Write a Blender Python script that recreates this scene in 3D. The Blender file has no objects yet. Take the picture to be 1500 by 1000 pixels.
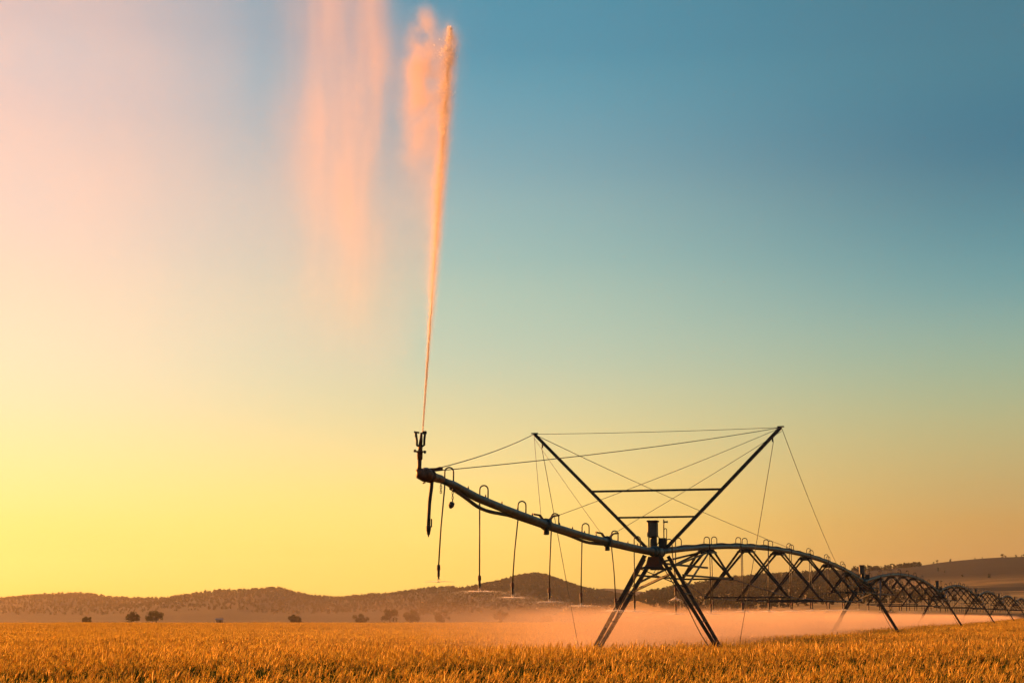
import bpy, math, random
import numpy as np
from mathutils import Vector, Matrix

rnd = random.Random(11)
rng = np.random.default_rng(5)
R = math.radians
scene = bpy.context.scene
col = scene.collection

# ------------------------------------------------------------------ camera, sky, sun, exposure
PITCH = R(8.06)
cam_d = bpy.data.cameras.new('camera')
cam_d.sensor_width = 36.0
cam_d.lens = 68.64
cam_d.clip_start = 0.1
cam_d.clip_end = 30000
cam = bpy.data.objects.new('camera', cam_d)
cam.location = (0, 0, 1.6)
cam.rotation_euler = (R(90) + PITCH, 0, 0)
col.objects.link(cam)
scene.camera = cam

EXPOSURE = 1.6
SUN_AZ = R(-50)          # left of the view direction
SUN_EL = R(8.5)
sun_dir = Vector((math.sin(SUN_AZ) * math.cos(SUN_EL), math.cos(SUN_AZ) * math.cos(SUN_EL), math.sin(SUN_EL)))


def lin(r, g, b):
    def f(c):
        c /= 255.0
        return c / 12.92 if c <= 0.04045 else ((c + 0.055) / 1.055) ** 2.4
    return (f(r), f(g), f(b), 1.0)


class G:
    """small node-graph writer"""
    def __init__(self, tree):
        self.t = tree
        self.l = tree.links

    def n(self, typ, **kw):
        nd = self.t.nodes.new(typ)
        for k, v in kw.items():
            setattr(nd, k, v)
        return nd

    def put(self, sock, v):
        if isinstance(v, bpy.types.NodeSocket):
            self.l.new(v, sock)
        else:
            sock.default_value = v

    def m(self, op, a, b=0.0, c=0.0, clamp=False):
        nd = self.n('ShaderNodeMath', operation=op)
        nd.use_clamp = clamp
        self.put(nd.inputs[0], a)
        self.put(nd.inputs[1], b)
        self.put(nd.inputs[2], c)
        return nd.outputs[0]

    def mul(self, *a):
        r = a[0]
        for x in a[1:]:
            r = self.m('MULTIPLY', r, x)
        return r

    def add(self, *a):
        r = a[0]
        for x in a[1:]:
            r = self.m('ADD', r, x)
        return r

    def ss(self, x, lo, hi):
        """smooth 0..1 as x goes lo..hi (lo may be above hi)"""
        nd = self.n('ShaderNodeMapRange', interpolation_type='SMOOTHSTEP')
        self.put(nd.inputs[0], x)
        flip = (not isinstance(lo, bpy.types.NodeSocket)) and (not isinstance(hi, bpy.types.NodeSocket)) and lo > hi
        a, b = (hi, lo) if flip else (lo, hi)
        self.put(nd.inputs[1], a)
        self.put(nd.inputs[2], b)
        nd.inputs[3].default_value = 1.0 if flip else 0.0
        nd.inputs[4].default_value = 0.0 if flip else 1.0
        return nd.outputs[0]

    def noise(self, vec, scale, detail=3.0, rough=0.5, dist=0.0):
        nd = self.n('ShaderNodeTexNoise')
        if vec is not None:
            self.l.new(vec, nd.inputs['Vector'])
        nd.inputs['Scale'].default_value = scale
        nd.inputs['Detail'].default_value = detail
        nd.inputs['Roughness'].default_value = rough
        nd.inputs['Distortion'].default_value = dist
        return nd.outputs[0]

    def scale(self, vec, s):
        nd = self.n('ShaderNodeVectorMath', operation='MULTIPLY')
        self.l.new(vec, nd.inputs[0])
        nd.inputs[1].default_value = s
        return nd.outputs[0]

    def sep(self, vec):
        nd = self.n('ShaderNodeSeparateXYZ')
        self.l.new(vec, nd.inputs[0])
        return nd.outputs

    def ramp(self, fac, stops, interp='LINEAR'):
        nd = self.n('ShaderNodeValToRGB')
        nd.color_ramp.interpolation = interp
        self.put(nd.inputs[0], fac)
        e = nd.color_ramp.elements
        e[0].position, e[0].color = stops[0]
        e[1].position, e[1].color = stops[-1]
        for p, c in stops[1:-1]:
            x = e.new(p)
            x.color = c
        return nd.outputs[0]

    def mix(self, fac, a, b):
        nd = self.n('ShaderNodeMix', data_type='RGBA')
        self.put(nd.inputs[0], fac)
        self.put(nd.inputs[6], a)
        self.put(nd.inputs[7], b)
        return nd.outputs[2]


world = bpy.data.worlds.new('World')
scene.world = world
world.use_nodes = True
wt = world.node_tree
wt.nodes.clear()
g = G(wt)
sky = g.n('ShaderNodeTexSky', sky_type='NISHITA')
sky.sun_disc = False
sky.sun_elevation = SUN_EL
sky.sun_rotation = SUN_AZ
sky.altitude = 300
sky.air_density = 1.2
sky.dust_density = 3.0
sky.ozone_density = 3.0
tc = g.n('ShaderNodeTexCoord')
sx, sy, sz = g.sep(tc.outputs['Generated'])
# elevation 0..1 over 0..40 degrees; warmth grows towards the sun's bearing
elev = g.m('MULTIPLY', g.m('ARCSINE', sz), 1.0 / R(40), clamp=True)
az = g.m('ARCTAN2', sx, sy)
saz = g.m('ABSOLUTE', g.m('WRAP', g.m('SUBTRACT', az, SUN_AZ), math.pi, -math.pi))


def E(deg):
    return deg / 40.0


far_side = g.ramp(elev, [(E(0), lin(200, 140, 72)), (E(1.7), lin(206, 152, 82)), (E(3.1), lin(202, 166, 100)),
                         (E(6.0), lin(174, 183, 140)), (E(9.0), lin(118, 166, 164)), (E(12.8), lin(66, 126, 146)),
                         (E(16.5), lin(66, 124, 143)), (E(40), lin(56, 98, 126))], 'CARDINAL')
mid_side = g.ramp(elev, [(E(0), lin(255, 206, 92)), (E(2.1), lin(255, 218, 110)), (E(4.1), lin(246, 222, 140)),
                         (E(7.0), lin(203, 213, 178)), (E(10.0), lin(164, 198, 185)), (E(12.8), lin(130, 176, 183)),
                         (E(16.5), lin(74, 150, 174)), (E(40), lin(62, 108, 140))], 'CARDINAL')
near_side = g.ramp(elev, [(E(0), lin(255, 202, 78)), (E(1.1), lin(255, 212, 104)), (E(3.1), lin(255, 228, 135)),
                          (E(6.0), lin(252, 236, 184)), (E(10.0), lin(232, 222, 202)), (E(14.0), lin(198, 204, 205)),
                          (E(17.0), lin(172, 190, 200)), (E(40), lin(90, 130, 160))], 'CARDINAL')
t1 = g.ss(saz, R(66), R(47))
t2 = g.ss(saz, R(50), R(34))
graded = g.mix(t2, g.mix(t1, far_side, mid_side), near_side)
glow = g.add(1.0, g.mul(g.ss(elev, E(6.5), E(0.5)), t1, 0.24))      # brighter air low down on the sun's side
gv = g.n('ShaderNodeVectorMath', operation='SCALE')
wt.links.new(graded, gv.inputs[0])
wt.links.new(glow, gv.inputs['Scale'])
graded = gv.outputs[0]
bg1 = g.n('ShaderNodeBackground')
wt.links.new(sky.outputs[0], bg1.inputs[0])
bg1.inputs[1].default_value = 0.05
bg2 = g.n('ShaderNodeBackground')
wt.links.new(graded, bg2.inputs[0])
bg2.inputs[1].default_value = 1.0 / (2 ** EXPOSURE)
mx = g.n('ShaderNodeMixShader')
mx.inputs[0].default_value = 0.97
wt.links.new(bg1.outputs[0], mx.inputs[1])
wt.links.new(bg2.outputs[0], mx.inputs[2])
wo = g.n('ShaderNodeOutputWorld')
wt.links.new(mx.outputs[0], wo.inputs[0])

sun_d = bpy.data.lights.new('sun', 'SUN')
sun_d.energy = 5.0
sun_d.angle = R(0.6)
sun_d.color = (1.0, 0.36, 0.075)
sun = bpy.data.objects.new('sun', sun_d)
sun.rotation_euler = (-sun_dir).to_track_quat('-Z', 'Y').to_euler()
sun.location = sun_dir * 100
col.objects.link(sun)

vs = scene.view_settings
vs.view_transform = 'Standard'
vs.look = 'None'
vs.gamma = 1.0
vs.exposure = EXPOSURE
vs.use_curve_mapping = False
cy = scene.cycles
cy.max_bounces = 8
cy.diffuse_bounces = 3
cy.glossy_bounces = 3
cy.transmission_bounces = 4
cy.volume_bounces = 2
cy.transparent_max_bounces = 24
cy.volume_max_steps = 512
cy.use_adaptive_sampling = True
cy.adaptive_threshold = 0.03
scene.render.film_transparent = False

# ------------------------------------------------------------------ helpers
def new_mat(name):
    m = bpy.data.materials.new(name)
    m.use_nodes = True
    m.node_tree.nodes.clear()
    return m, G(m.node_tree)


def principled(name, color, rough=0.5, metal=0.0, var=0.25, vscale=6.0, bump=0.0, second=None, spec=0.5):
    m, q = new_mat(name)
    tcn = q.n('ShaderNodeTexCoord')
    v = tcn.outputs['Object']
    nz = q.noise(v, vscale, 6.0, 0.62)
    c2 = second if second else tuple(c * (1 - var) for c in color)
    c1 = tuple(min(1, c * (1 + var)) for c in color) if not second else color
    cr = q.ramp(nz, [(0.36, (*c2, 1)), (0.64, (*c1, 1))])
    b = q.n('ShaderNodeBsdfPrincipled')
    q.put(b.inputs['Base Color'], cr)
    b.inputs['Metallic'].default_value = metal
    b.inputs['Specular IOR Level'].default_value = spec
    rr = q.m('ADD', rough - 0.1, q.mul(q.noise(v, vscale * 2.3, 4.0), 0.2))
    q.put(b.inputs['Roughness'], rr)
    if bump:
        bn = q.n('ShaderNodeBump')
        bn.inputs['Strength'].default_value = bump
        bn.inputs['Distance'].default_value = 0.02
        q.put(bn.inputs['Height'], q.noise(v, vscale * 4, 5.0))
        q.l.new(bn.outputs[0], b.inputs['Normal'])
    o = q.n('ShaderNodeOutputMaterial')
    q.l.new(b.outputs[0], o.inputs[0])
    return m


M = {}
M['steel'] = principled('galvanized_steel', (0.05, 0.085, 0.092), 0.48, 0.55, 0.35, 5.0, 0.1)
M['dark_steel'] = principled('weathered_steel', (0.028, 0.030, 0.029), 0.55, 0.4, 0.4, 9.0, 0.15)
M['rust'] = principled('rusty_plate', (0.13, 0.045, 0.025), 0.7, 0.25, 0.3, 8.0, 0.2, second=(0.08, 0.05, 0.045))
M['cable'] = principled('cable_wire', (0.10, 0.09, 0.08), 0.6, 0.5, 0.2, 3.0)
M['rubber'] = principled('black_rubber', (0.022, 0.022, 0.022), 0.6, 0.0, 0.3, 12.0, 0.1)
M['hose'] = principled('drop_hose', (0.035, 0.032, 0.028), 0.5, 0.0, 0.3, 12.0)
M['brass'] = principled('gun_metal', (0.13, 0.06, 0.035), 0.5, 0.6, 0.4, 20.0, 0.2)
M['box'] = principled('grey_box', (0.05, 0.05, 0.045), 0.5, 0.2, 0.3, 7.0, 0.1)
M['amber'] = principled('amber_lens', (0.5, 0.16, 0.03), 0.3, 0.0, 0.15, 9.0)
M['plastic_white'] = principled('nozzle_plastic', (0.5, 0.48, 0.44), 0.4, 0.0, 0.1, 9.0)


class MB:
    def __init__(self):
        self.v = []
        self.f = []

    def _add(self, vs, fs):
        o = len(self.v)
        self.v += [tuple(p) for p in vs]
        self.f += [tuple(i + o for i in q) for q in fs]
        return self

    def tube(self, pts, rad, n=8, cap=True, closed=False):
        pts = [Vector(p) for p in pts]
        k = len(pts)
        if not hasattr(rad, '__len__'):
            rad = [rad] * k
        vs, fs = [], []
        ref = None
        for i, p in enumerate(pts):
            if closed:
                d = pts[(i + 1) % k] - pts[i - 1]
            else:
                d = pts[min(i + 1, k - 1)] - pts[max(i - 1, 0)]
            d.normalize()
            if ref is None:
                ref = Vector((0, 0, 1)) if abs(d.z) < 0.9 else Vector((1, 0, 0))
            a = d.cross(ref).normalized()
            b = a.cross(d).normalized()
            ref = b
            for j in range(n):
                t = 2 * math.pi * j / n
                vs.append(p + (a * math.cos(t) + b * math.sin(t)) * rad[i])
        for i in range(k if closed else k - 1):
            i2 = (i + 1) % k
            for j in range(n):
                j2 = (j + 1) % n
                fs.append((i * n + j, i * n + j2, i2 * n + j2, i2 * n + j))
        if cap and not closed:
            fs.append(tuple(range(n - 1, -1, -1)))
            fs.append(tuple(range((k - 1) * n, k * n)))
        return self._add(vs, fs)

    def bar(self, p0, p1, w, h=None, up=(0, 0, 1)):
        """rectangular bar"""
        h = h or w
        p0, p1 = Vector(p0), Vector(p1)
        d = (p1 - p0).normalized()
        u = Vector(up)
        if abs(d.dot(u)) > 0.97:
            u = Vector((1, 0, 0))
        a = d.cross(u).normalized() * w / 2
        b = a.cross(d).normalized() * h / 2
        vs = [p0 - a - b, p0 + a - b, p0 + a + b, p0 - a + b, p1 - a - b, p1 + a - b, p1 + a + b, p1 - a + b]
        fs = [(3, 2, 1, 0), (4, 5, 6, 7), (0, 1, 5, 4), (1, 2, 6, 5), (2, 3, 7, 6), (3, 0, 4, 7)]
        return self._add(vs, fs)

    def angle(self, p0, p1, w, t=0.012, up=(0, 0, 1), flip=1):
        """L-section bar (rolled angle)"""
        p0, p1 = Vector(p0), Vector(p1)
        d = (p1 - p0).normalized()
        u = Vector(up)
        if abs(d.dot(u)) > 0.97:
            u = Vector((1, 0, 0))
        a = d.cross(u).normalized() * flip
        b = a.cross(d).normalized() * flip
        sec = [(0, 0), (w, 0), (w, t), (t, t), (t, w), (0, w)]
        vs = [p + a * (x - w / 2) + b * (y - w / 2) for p in (p0, p1) for x, y in sec]
        fs = [tuple(range(5, -1, -1)), tuple(range(6, 12))]
        for j in range(6):
            j2 = (j + 1) % 6
            fs.append((j, j2, j2 + 6, j + 6))
        return self._add(vs, fs)

    def box(self, c, s, bevel=0.0):
        x, y, z = c
        a, b, d = s[0] / 2, s[1] / 2, s[2] / 2
        if not bevel:
            vs = [(x + i * a, y + j * b, z + k * d) for k in (-1, 1) for j in (-1, 1) for i in (-1, 1)]
            fs = [(0, 2, 3, 1), (4, 5, 7, 6), (0, 1, 5, 4), (1, 3, 7, 5), (3, 2, 6, 7), (2, 0, 4, 6)]
            return self._add(vs, fs)
        e = bevel
        ring = [(-a + e, -b), (a - e, -b), (a, -b + e), (a, b - e), (a - e, b), (-a + e, b), (-a, b - e), (-a, -b + e)]
        lv = [(-d, 1 - e / max(a, b)), (-d + e, 1), (d - e, 1), (d, 1 - e / max(a, b))]
        vs = [(x + p * s_, y + q * s_, z + zz) for zz, s_ in lv for p, q in ring]
        fs = [tuple(range(7, -1, -1)), tuple(range(24, 32))]
        for i in range(3):
            for j in range(8):
                j2 = (j + 1) % 8
                fs.append((i * 8 + j, i * 8 + j2, i * 8 + 8 + j2, i * 8 + 8 + j))
        return self._add(vs, fs)

    def lathe(self, c, prof, n=14, axis=(0, 0, 1)):
        ax = Vector(axis).normalized()
        c = Vector(c)
        return self.tube([c + ax * h for h, r in prof], [r for h, r in prof], n)

    def build(self, name, mat, parent=None, smooth=False):
        me = bpy.data.meshes.new(name)
        me.from_pydata(self.v, [], self.f)
        if smooth:
            me.polygons.foreach_set('use_smooth', [True] * len(me.polygons))
        if mat:
            me.materials.append(M[mat] if isinstance(mat, str) else mat)
        me.update()
        o = bpy.data.objects.new(name, me)
        col.objects.link(o)
        if parent:
            o.parent = parent
        return o


def np_mesh(name, verts, faces, mats, parent=None, mat_idx=None, smooth=False, link=True):
    me = bpy.data.meshes.new(name)
    me.from_pydata([tuple(v) for v in verts], [], [tuple(f) for f in faces])
    for m in mats:
        me.materials.append(m)
    if mat_idx is not None:
        me.polygons.foreach_set('material_index', mat_idx)
    if smooth:
        me.polygons.foreach_set('use_smooth', [True] * len(me.polygons))
    me.update()
    o = bpy.data.objects.new(name, me)
    if link:
        col.objects.link(o)
    if parent:
        o.parent = parent
    return o


def empty(name, loc, rz=0.0):
    o = bpy.data.objects.new(name, None)
    o.location = loc
    o.rotation_euler = (0, 0, rz)
    o.empty_display_size = 0.2
    col.objects.link(o)
    return o


def tag(o, label=None, cat=None, group=None, kind=None):
    for k, v in (('label', label), ('category', cat), ('group', group), ('kind', kind)):
        if v:
            o[k] = v
    return o


def copy_tree(o, parent=None):
    c = o.copy()
    col.objects.link(c)
    c.parent = parent
    for ch in [x for x in o.children]:
        copy_tree(ch, c)
    return c


def gh(x):
    """height of the gently rising ground"""
    return min(0.8, max(0.0, 0.008 * (x - 8.0)))


# ------------------------------------------------------------------ the machine's own frame
# local x = across the pipe (towards the right), local y = along the pipe (away), z up
TH = R(16.486)
T1 = Vector((3.886, 52.7, 0))
U = Vector((math.sin(TH), math.cos(TH), 0))
V = Vector((math.cos(TH), -math.sin(TH), 0))
SPAN = 49.5
ZP = 3.36


def mpos(s, v=0.0, z=0.0):
    p = T1 + U * s + V * v
    p.z = z
    return p


def base(s):
    p = mpos(s)
    p.z = gh(p.x)
    return p


# ------------------------------------------------------------------ ground, hills
def field_mat(name, c1, c2, c3, sc, bump=0.3, stretch=(1, 1, 1)):
    m, q = new_mat(name)
    tcn = q.n('ShaderNodeTexCoord')
    v = q.scale(tcn.outputs['Object'], stretch)
    a = q.noise(v, sc, 8.0, 0.6)
    b = q.noise(v, sc * 11, 6.0, 0.65)
    cr = q.ramp(q.add(q.mul(a, 0.6), q.mul(b, 0.4)), [(0.38, (*c1, 1)), (0.5, (*c2, 1)), (0.63, (*c3, 1))])
    d = q.n('ShaderNodeBsdfPrincipled')
    q.put(d.inputs['Base Color'], cr)
    d.inputs['Roughness'].default_value = 0.95
    d.inputs['Specular IOR Level'].default_value = 0.1
    bn = q.n('ShaderNodeBump')
    bn.inputs['Strength'].default_value = bump
    bn.inputs['Distance'].default_value = 0.6 / sc * 0.02 + 0.05
    q.put(bn.inputs['Height'], b)
    q.l.new(bn.outputs[0], d.inputs['Normal'])
    o = q.n('ShaderNodeOutputMaterial')
    q.l.new(d.outputs[0], o.inputs[0])
    return m


M['ground'] = field_mat('dry_ground', (0.03, 0.026, 0.01), (0.07, 0.048, 0.016), (0.13, 0.085, 0.025), 0.02, 0.3, (0.35, 1, 1))
M['hill'] = field_mat('scrubby_hillside', (0.012, 0.011, 0.006), (0.02, 0.016, 0.008), (0.034, 0.026, 0.011), 0.006, 0.6)


def graded_axis(lims):
    out = []
    for a, b, st in lims:
        out += list(np.arange(a, b, st))
    out.append(lims[-1][1])
    return np.array(out)


xs = graded_axis([(-5000, -800, 300), (-800, -100, 50), (-100, 120, 6), (120, 900, 60), (900, 5000, 300)])
ys = graded_axis([(-600, -50, 50), (-50, 380, 10), (380, 1200, 40), (1200, 5000, 250)])
vx = [(x, y, gh(x)) for y in ys for x in xs]
nx = len(xs)
fc = [(j * nx + i, j * nx + i + 1, (j + 1) * nx + i + 1, (j + 1) * nx + i) for j in range(len(ys) - 1) for i in range(nx - 1)]
ground = np_mesh('ground', vx, fc, [M['ground']], smooth=True)
tag(ground, kind='structure')

FPX = 2860.0


def ray(px, py):
    a, b = (px - 750) / FPX, (500 - py) / FPX
    return Vector((a, math.cos(PITCH) - b * math.sin(PITCH), math.sin(PITCH) + b * math.cos(PITCH)))


def fbm(x, seed, octs=5, base_f=1.0):
    r = random.Random(seed)
    ph = [r.uniform(0, 6.28) for _ in range(octs * 2)]
    s = 0
    for k in range(octs):
        s = s + np.sin(x * base_f * 2 ** k * 1.13 + ph[k]) * 0.55 ** k * np.sin(x * base_f * 2 ** k * 0.47 + ph[octs + k] + 1.0)
    return s


def hill(name, prof, Y, front, back, mat, seed, rough=0.05, label=None):
    """landform with the given skyline at distance Y: foot `front` metres nearer, back slope behind"""
    P = []
    for px, py in prof:
        d = ray(px, py)
        q = d * (Y / d.y)
        P.append((q.x, q.z + 1.6))
    P.sort()
    X = np.linspace(P[0][0], P[-1][0], 260)
    # rounded interpolation of the skyline
    Z = np.interp(X, [p[0] for p in P], [p[1] for p in P])
    ker = np.hanning(7)
    ker /= ker.sum()
    Z = np.convolve(np.pad(Z, 3, mode='edge'), ker, mode='valid')
    ts = np.concatenate([np.linspace(-1, 0, 34), np.linspace(0.12, 1, 8)])
    vs = []
    for t in ts:
        y = Y + (front * t if t < 0 else back * t)
        if t < 0:
            k = (1 + t)
            prof_t = k * k * (3 - 2 * k) * 0.45 + 0.55 * k ** 1.35
        else:
            prof_t = (1 - t) ** 1.2
        w = fbm(X * 0.004 + t * 2.3, seed, 5, 1.0) * rough * math.sin(math.pi * min(1, max(0, 1 + t) if t < 0 else 1 - t)) * (1 if t < 0 else 0)
        w2 = fbm(X * 0.011 - t * 5.1, seed + 3, 4, 1.0) * rough * 0.4 * (math.sin(math.pi * (1 + t)) if t < 0 else 0)
        xsft = fbm(X * 0.002 + 4 * t, seed + 9, 3) * 0.0
        zz = Z * (prof_t + w + w2) - 1.5 * (1 - prof_t)
        sc = y / Y
        for i in range(len(X)):
            vs.append((X[i] * (0.5 + 0.5 * sc) + xsft[i] * 0, y, max(zz[i], -2.0)))
    n = len(X)
    fs = [(j * n + i, j * n + i + 1, (j + 1) * n + i + 1, (j + 1) * n + i) for j in range(len(ts) - 1) for i in range(n - 1)]
    o = np_mesh(name, vs, fs, [mat], smooth=True)
    tag(o, kind='structure')
    return o, np.array(vs).reshape(len(ts), n, 3)


M['hill_right'] = None
mh, q = new_mat('hillside_fields')
tcn = q.n('ShaderNodeTexCoord')
ov = tcn.outputs['Object']
hx, hy, hz = q.sep(ov)
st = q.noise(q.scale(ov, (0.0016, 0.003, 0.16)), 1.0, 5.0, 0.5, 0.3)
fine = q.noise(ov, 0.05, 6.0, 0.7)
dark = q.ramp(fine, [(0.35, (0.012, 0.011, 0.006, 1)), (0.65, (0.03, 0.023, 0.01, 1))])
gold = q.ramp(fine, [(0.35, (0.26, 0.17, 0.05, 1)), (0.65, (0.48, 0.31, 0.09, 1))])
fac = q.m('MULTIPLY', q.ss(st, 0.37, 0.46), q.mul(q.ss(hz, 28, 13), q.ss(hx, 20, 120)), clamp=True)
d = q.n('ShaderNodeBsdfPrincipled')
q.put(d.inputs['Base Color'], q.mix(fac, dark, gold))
d.inputs['Roughness'].default_value = 0.95
d.inputs['Specular IOR Level'].default_value = 0.1
bn = q.n('ShaderNodeBump')
bn.inputs['Strength'].default_value = 0.6
bn.inputs['Distance'].default_value = 2.0
q.put(bn.inputs['Height'], fine)
q.l.new(bn.outputs[0], d.inputs['Normal'])
o_ = q.n('ShaderNodeOutputMaterial')
q.l.new(d.outputs[0], o_.inputs[0])
M['hill_right'] = mh

hills = []
hills.append(hill('hill_range', [(-900, 890), (-500, 884), (-200, 882), (0, 879), (60, 873), (100, 871), (130, 871), (165, 877), (200, 878), (245, 878),
                                 (270, 874), (300, 868), (345, 866), (385, 865), (400, 862), (412, 863), (430, 869), (460, 875), (500, 877), (540, 873),
                                 (570, 871), (600, 868), (640, 861), (690, 864), (760, 872), (850, 888), (960, 903)], 2300, 1000, 900, M['hill'], 3, 0.10))
hills.append(hill('dark_hill', [(560, 902), (620, 884), (660, 868), (690, 862), (720, 856), (745, 850), (765, 845), (785, 843), (800, 845), (815, 850), (835, 858), (855, 864), (880, 868),
                                (920, 876), (980, 888), (1060, 902)], 2000, 750, 700, M['hill'], 8, 0.07))
hills.append(hill('far_hill', [(780, 892), (830, 874), (865, 864), (885, 861), (905, 862), (930, 865), (950, 867), (985, 872), (1100, 885), (1200, 900)], 3300, 800, 700, M['hill'], 12, 0.05))
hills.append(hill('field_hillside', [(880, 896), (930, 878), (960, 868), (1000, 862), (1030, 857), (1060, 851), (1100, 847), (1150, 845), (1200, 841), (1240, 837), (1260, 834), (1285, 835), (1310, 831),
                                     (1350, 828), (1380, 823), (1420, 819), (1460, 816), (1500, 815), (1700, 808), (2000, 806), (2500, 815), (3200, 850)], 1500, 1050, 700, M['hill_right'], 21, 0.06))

# ------------------------------------------------------------------ foliage materials
def leaf_mat(name, c1, c2, transl=0.4, scale=3.0, object_random=True, gloss=0.0):
    m, q = new_mat(name)
    oi = q.n('ShaderNodeObjectInfo')
    geo = q.n('ShaderNodeNewGeometry')
    f = q.noise(geo.outputs['Position'], scale, 3.0)
    r = q.add(q.mul(oi.outputs['Random'], 0.6), q.mul(f, 0.9), -0.25) if object_random else f
    c = q.ramp(r, [(0.2, (*c1, 1)), (0.8, (*c2, 1))])
    df = q.n('ShaderNodeBsdfDiffuse')
    tr = q.n('ShaderNodeBsdfTranslucent')
    q.put(df.inputs[0], c)
    q.put(tr.inputs[0], c)
    mx_ = q.n('ShaderNodeMixShader')
    mx_.inputs[0].default_value = transl
    q.l.new(df.outputs[0], mx_.inputs[1])
    q.l.new(tr.outputs[0], mx_.inputs[2])
    out = mx_.outputs[0]
    if gloss:
        gl_ = q.n('ShaderNodeBsdfGlossy')
        gl_.inputs['Color'].default_value = (0.95, 0.75, 0.4, 1)
        gl_.inputs['Roughness'].default_value = 0.5
        m4 = q.n('ShaderNodeMixShader')
        m4.inputs[0].default_value = gloss
        q.l.new(out, m4.inputs[1])
        q.l.new(gl_.outputs[0], m4.inputs[2])
        out = m4.outputs[0]
    o = q.n('ShaderNodeOutputMaterial')
    q.l.new(out, o.inputs[0])
    return m


M['wheat_leaf'] = leaf_mat('wheat_leaf', (0.11, 0.12, 0.018), (0.34, 0.235, 0.025), 0.7, 0.6, True, 0.04)
M['wheat_green'] = leaf_mat('wheat_green_leaf', (0.022, 0.040, 0.009), (0.055, 0.068, 0.015), 0.35, 0.8)
M['wheat_ear'] = leaf_mat('wheat_ear', (0.46, 0.31, 0.035), (0.66, 0.46, 0.06), 0.68, 0.4, True, 0.06)
M['tree_leaf'] = leaf_mat('tree_leaf', (0.03, 0.032, 0.012), (0.075, 0.07, 0.022), 0.3, 0.5)
M['far_leaf'] = leaf_mat('far_tree_leaf', (0.018, 0.02, 0.01), (0.04, 0.038, 0.016), 0.15, 0.1)
M['bark'] = principled('bark', (0.06, 0.045, 0.03), 0.9, 0.0, 0.3, 5.0, 0.3)


# ------------------------------------------------------------------ instancing of uncountable vegetation
def scatter(name, pts, rots, scl, idx, protos, kind='stuff', label=None, cat=None):
    pc = bpy.data.collections.new(name + '_prototypes')
    for i, p in enumerate(protos):
        p.name = '%s_%02d' % (name, i)
        pc.objects.link(p)
    me = bpy.data.meshes.new(name)
    me.from_pydata([], [], [])
    me.vertices.add(len(pts))
    me.vertices.foreach_set('co', np.asarray(pts, dtype=np.float32).ravel())
    for nm, typ, arr in (('rot', 'FLOAT_VECTOR', rots), ('scl', 'FLOAT_VECTOR', scl)):
        a = me.attributes.new(nm, typ, 'POINT')
        a.data.foreach_set('vector', np.asarray(arr, dtype=np.float32).ravel())
    a = me.attributes.new('idx', 'INT', 'POINT')
    a.data.foreach_set('value', np.asarray(idx, dtype=np.int32))
    me.update()
    o = bpy.data.objects.new(name, me)
    col.objects.link(o)
    ng = bpy.data.node_groups.new(name + '_nodes', 'GeometryNodeTree')
    ng.interface.new_socket('Geometry', in_out='INPUT', socket_type='NodeSocketGeometry')
    ng.interface.new_socket('Geometry', in_out='OUTPUT', socket_type='NodeSocketGeometry')
    N = ng.nodes
    gi, go = N.new('NodeGroupInput'), N.new('NodeGroupOutput')
    ip = N.new('GeometryNodeInstanceOnPoints')
    ci = N.new('GeometryNodeCollectionInfo')
    ci.inputs['Collection'].default_value = pc
    ci.inputs['Separate Children'].default_value = True
    ci.inputs['Reset Children'].default_value = True
    ip.inputs['Pick Instance'].default_value = True

    def attr(nm, t):
        n = N.new('GeometryNodeInputNamedAttribute')
        n.data_type = t
        n.inputs['Name'].default_value = nm
        return n.outputs['Attribute']
    L = ng.links
    L.new(gi.outputs[0], ip.inputs['Points'])
    L.new(ci.outputs[0], ip.inputs['Instance'])
    L.new(attr('idx', 'INT'), ip.inputs['Instance Index'])
    e2r = N.new('FunctionNodeEulerToRotation')
    L.new(attr('rot', 'FLOAT_VECTOR'), e2r.inputs[0])
    L.new(e2r.outputs[0], ip.inputs['Rotation'])
    L.new(attr('scl', 'FLOAT_VECTOR'), ip.inputs['Scale'])
    L.new(ip.outputs[0], go.inputs[0])
    md = o.modifiers.new('instances', 'NODES')
    md.node_group = ng
    tag(o, label, cat, kind=kind)
    return o


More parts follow.
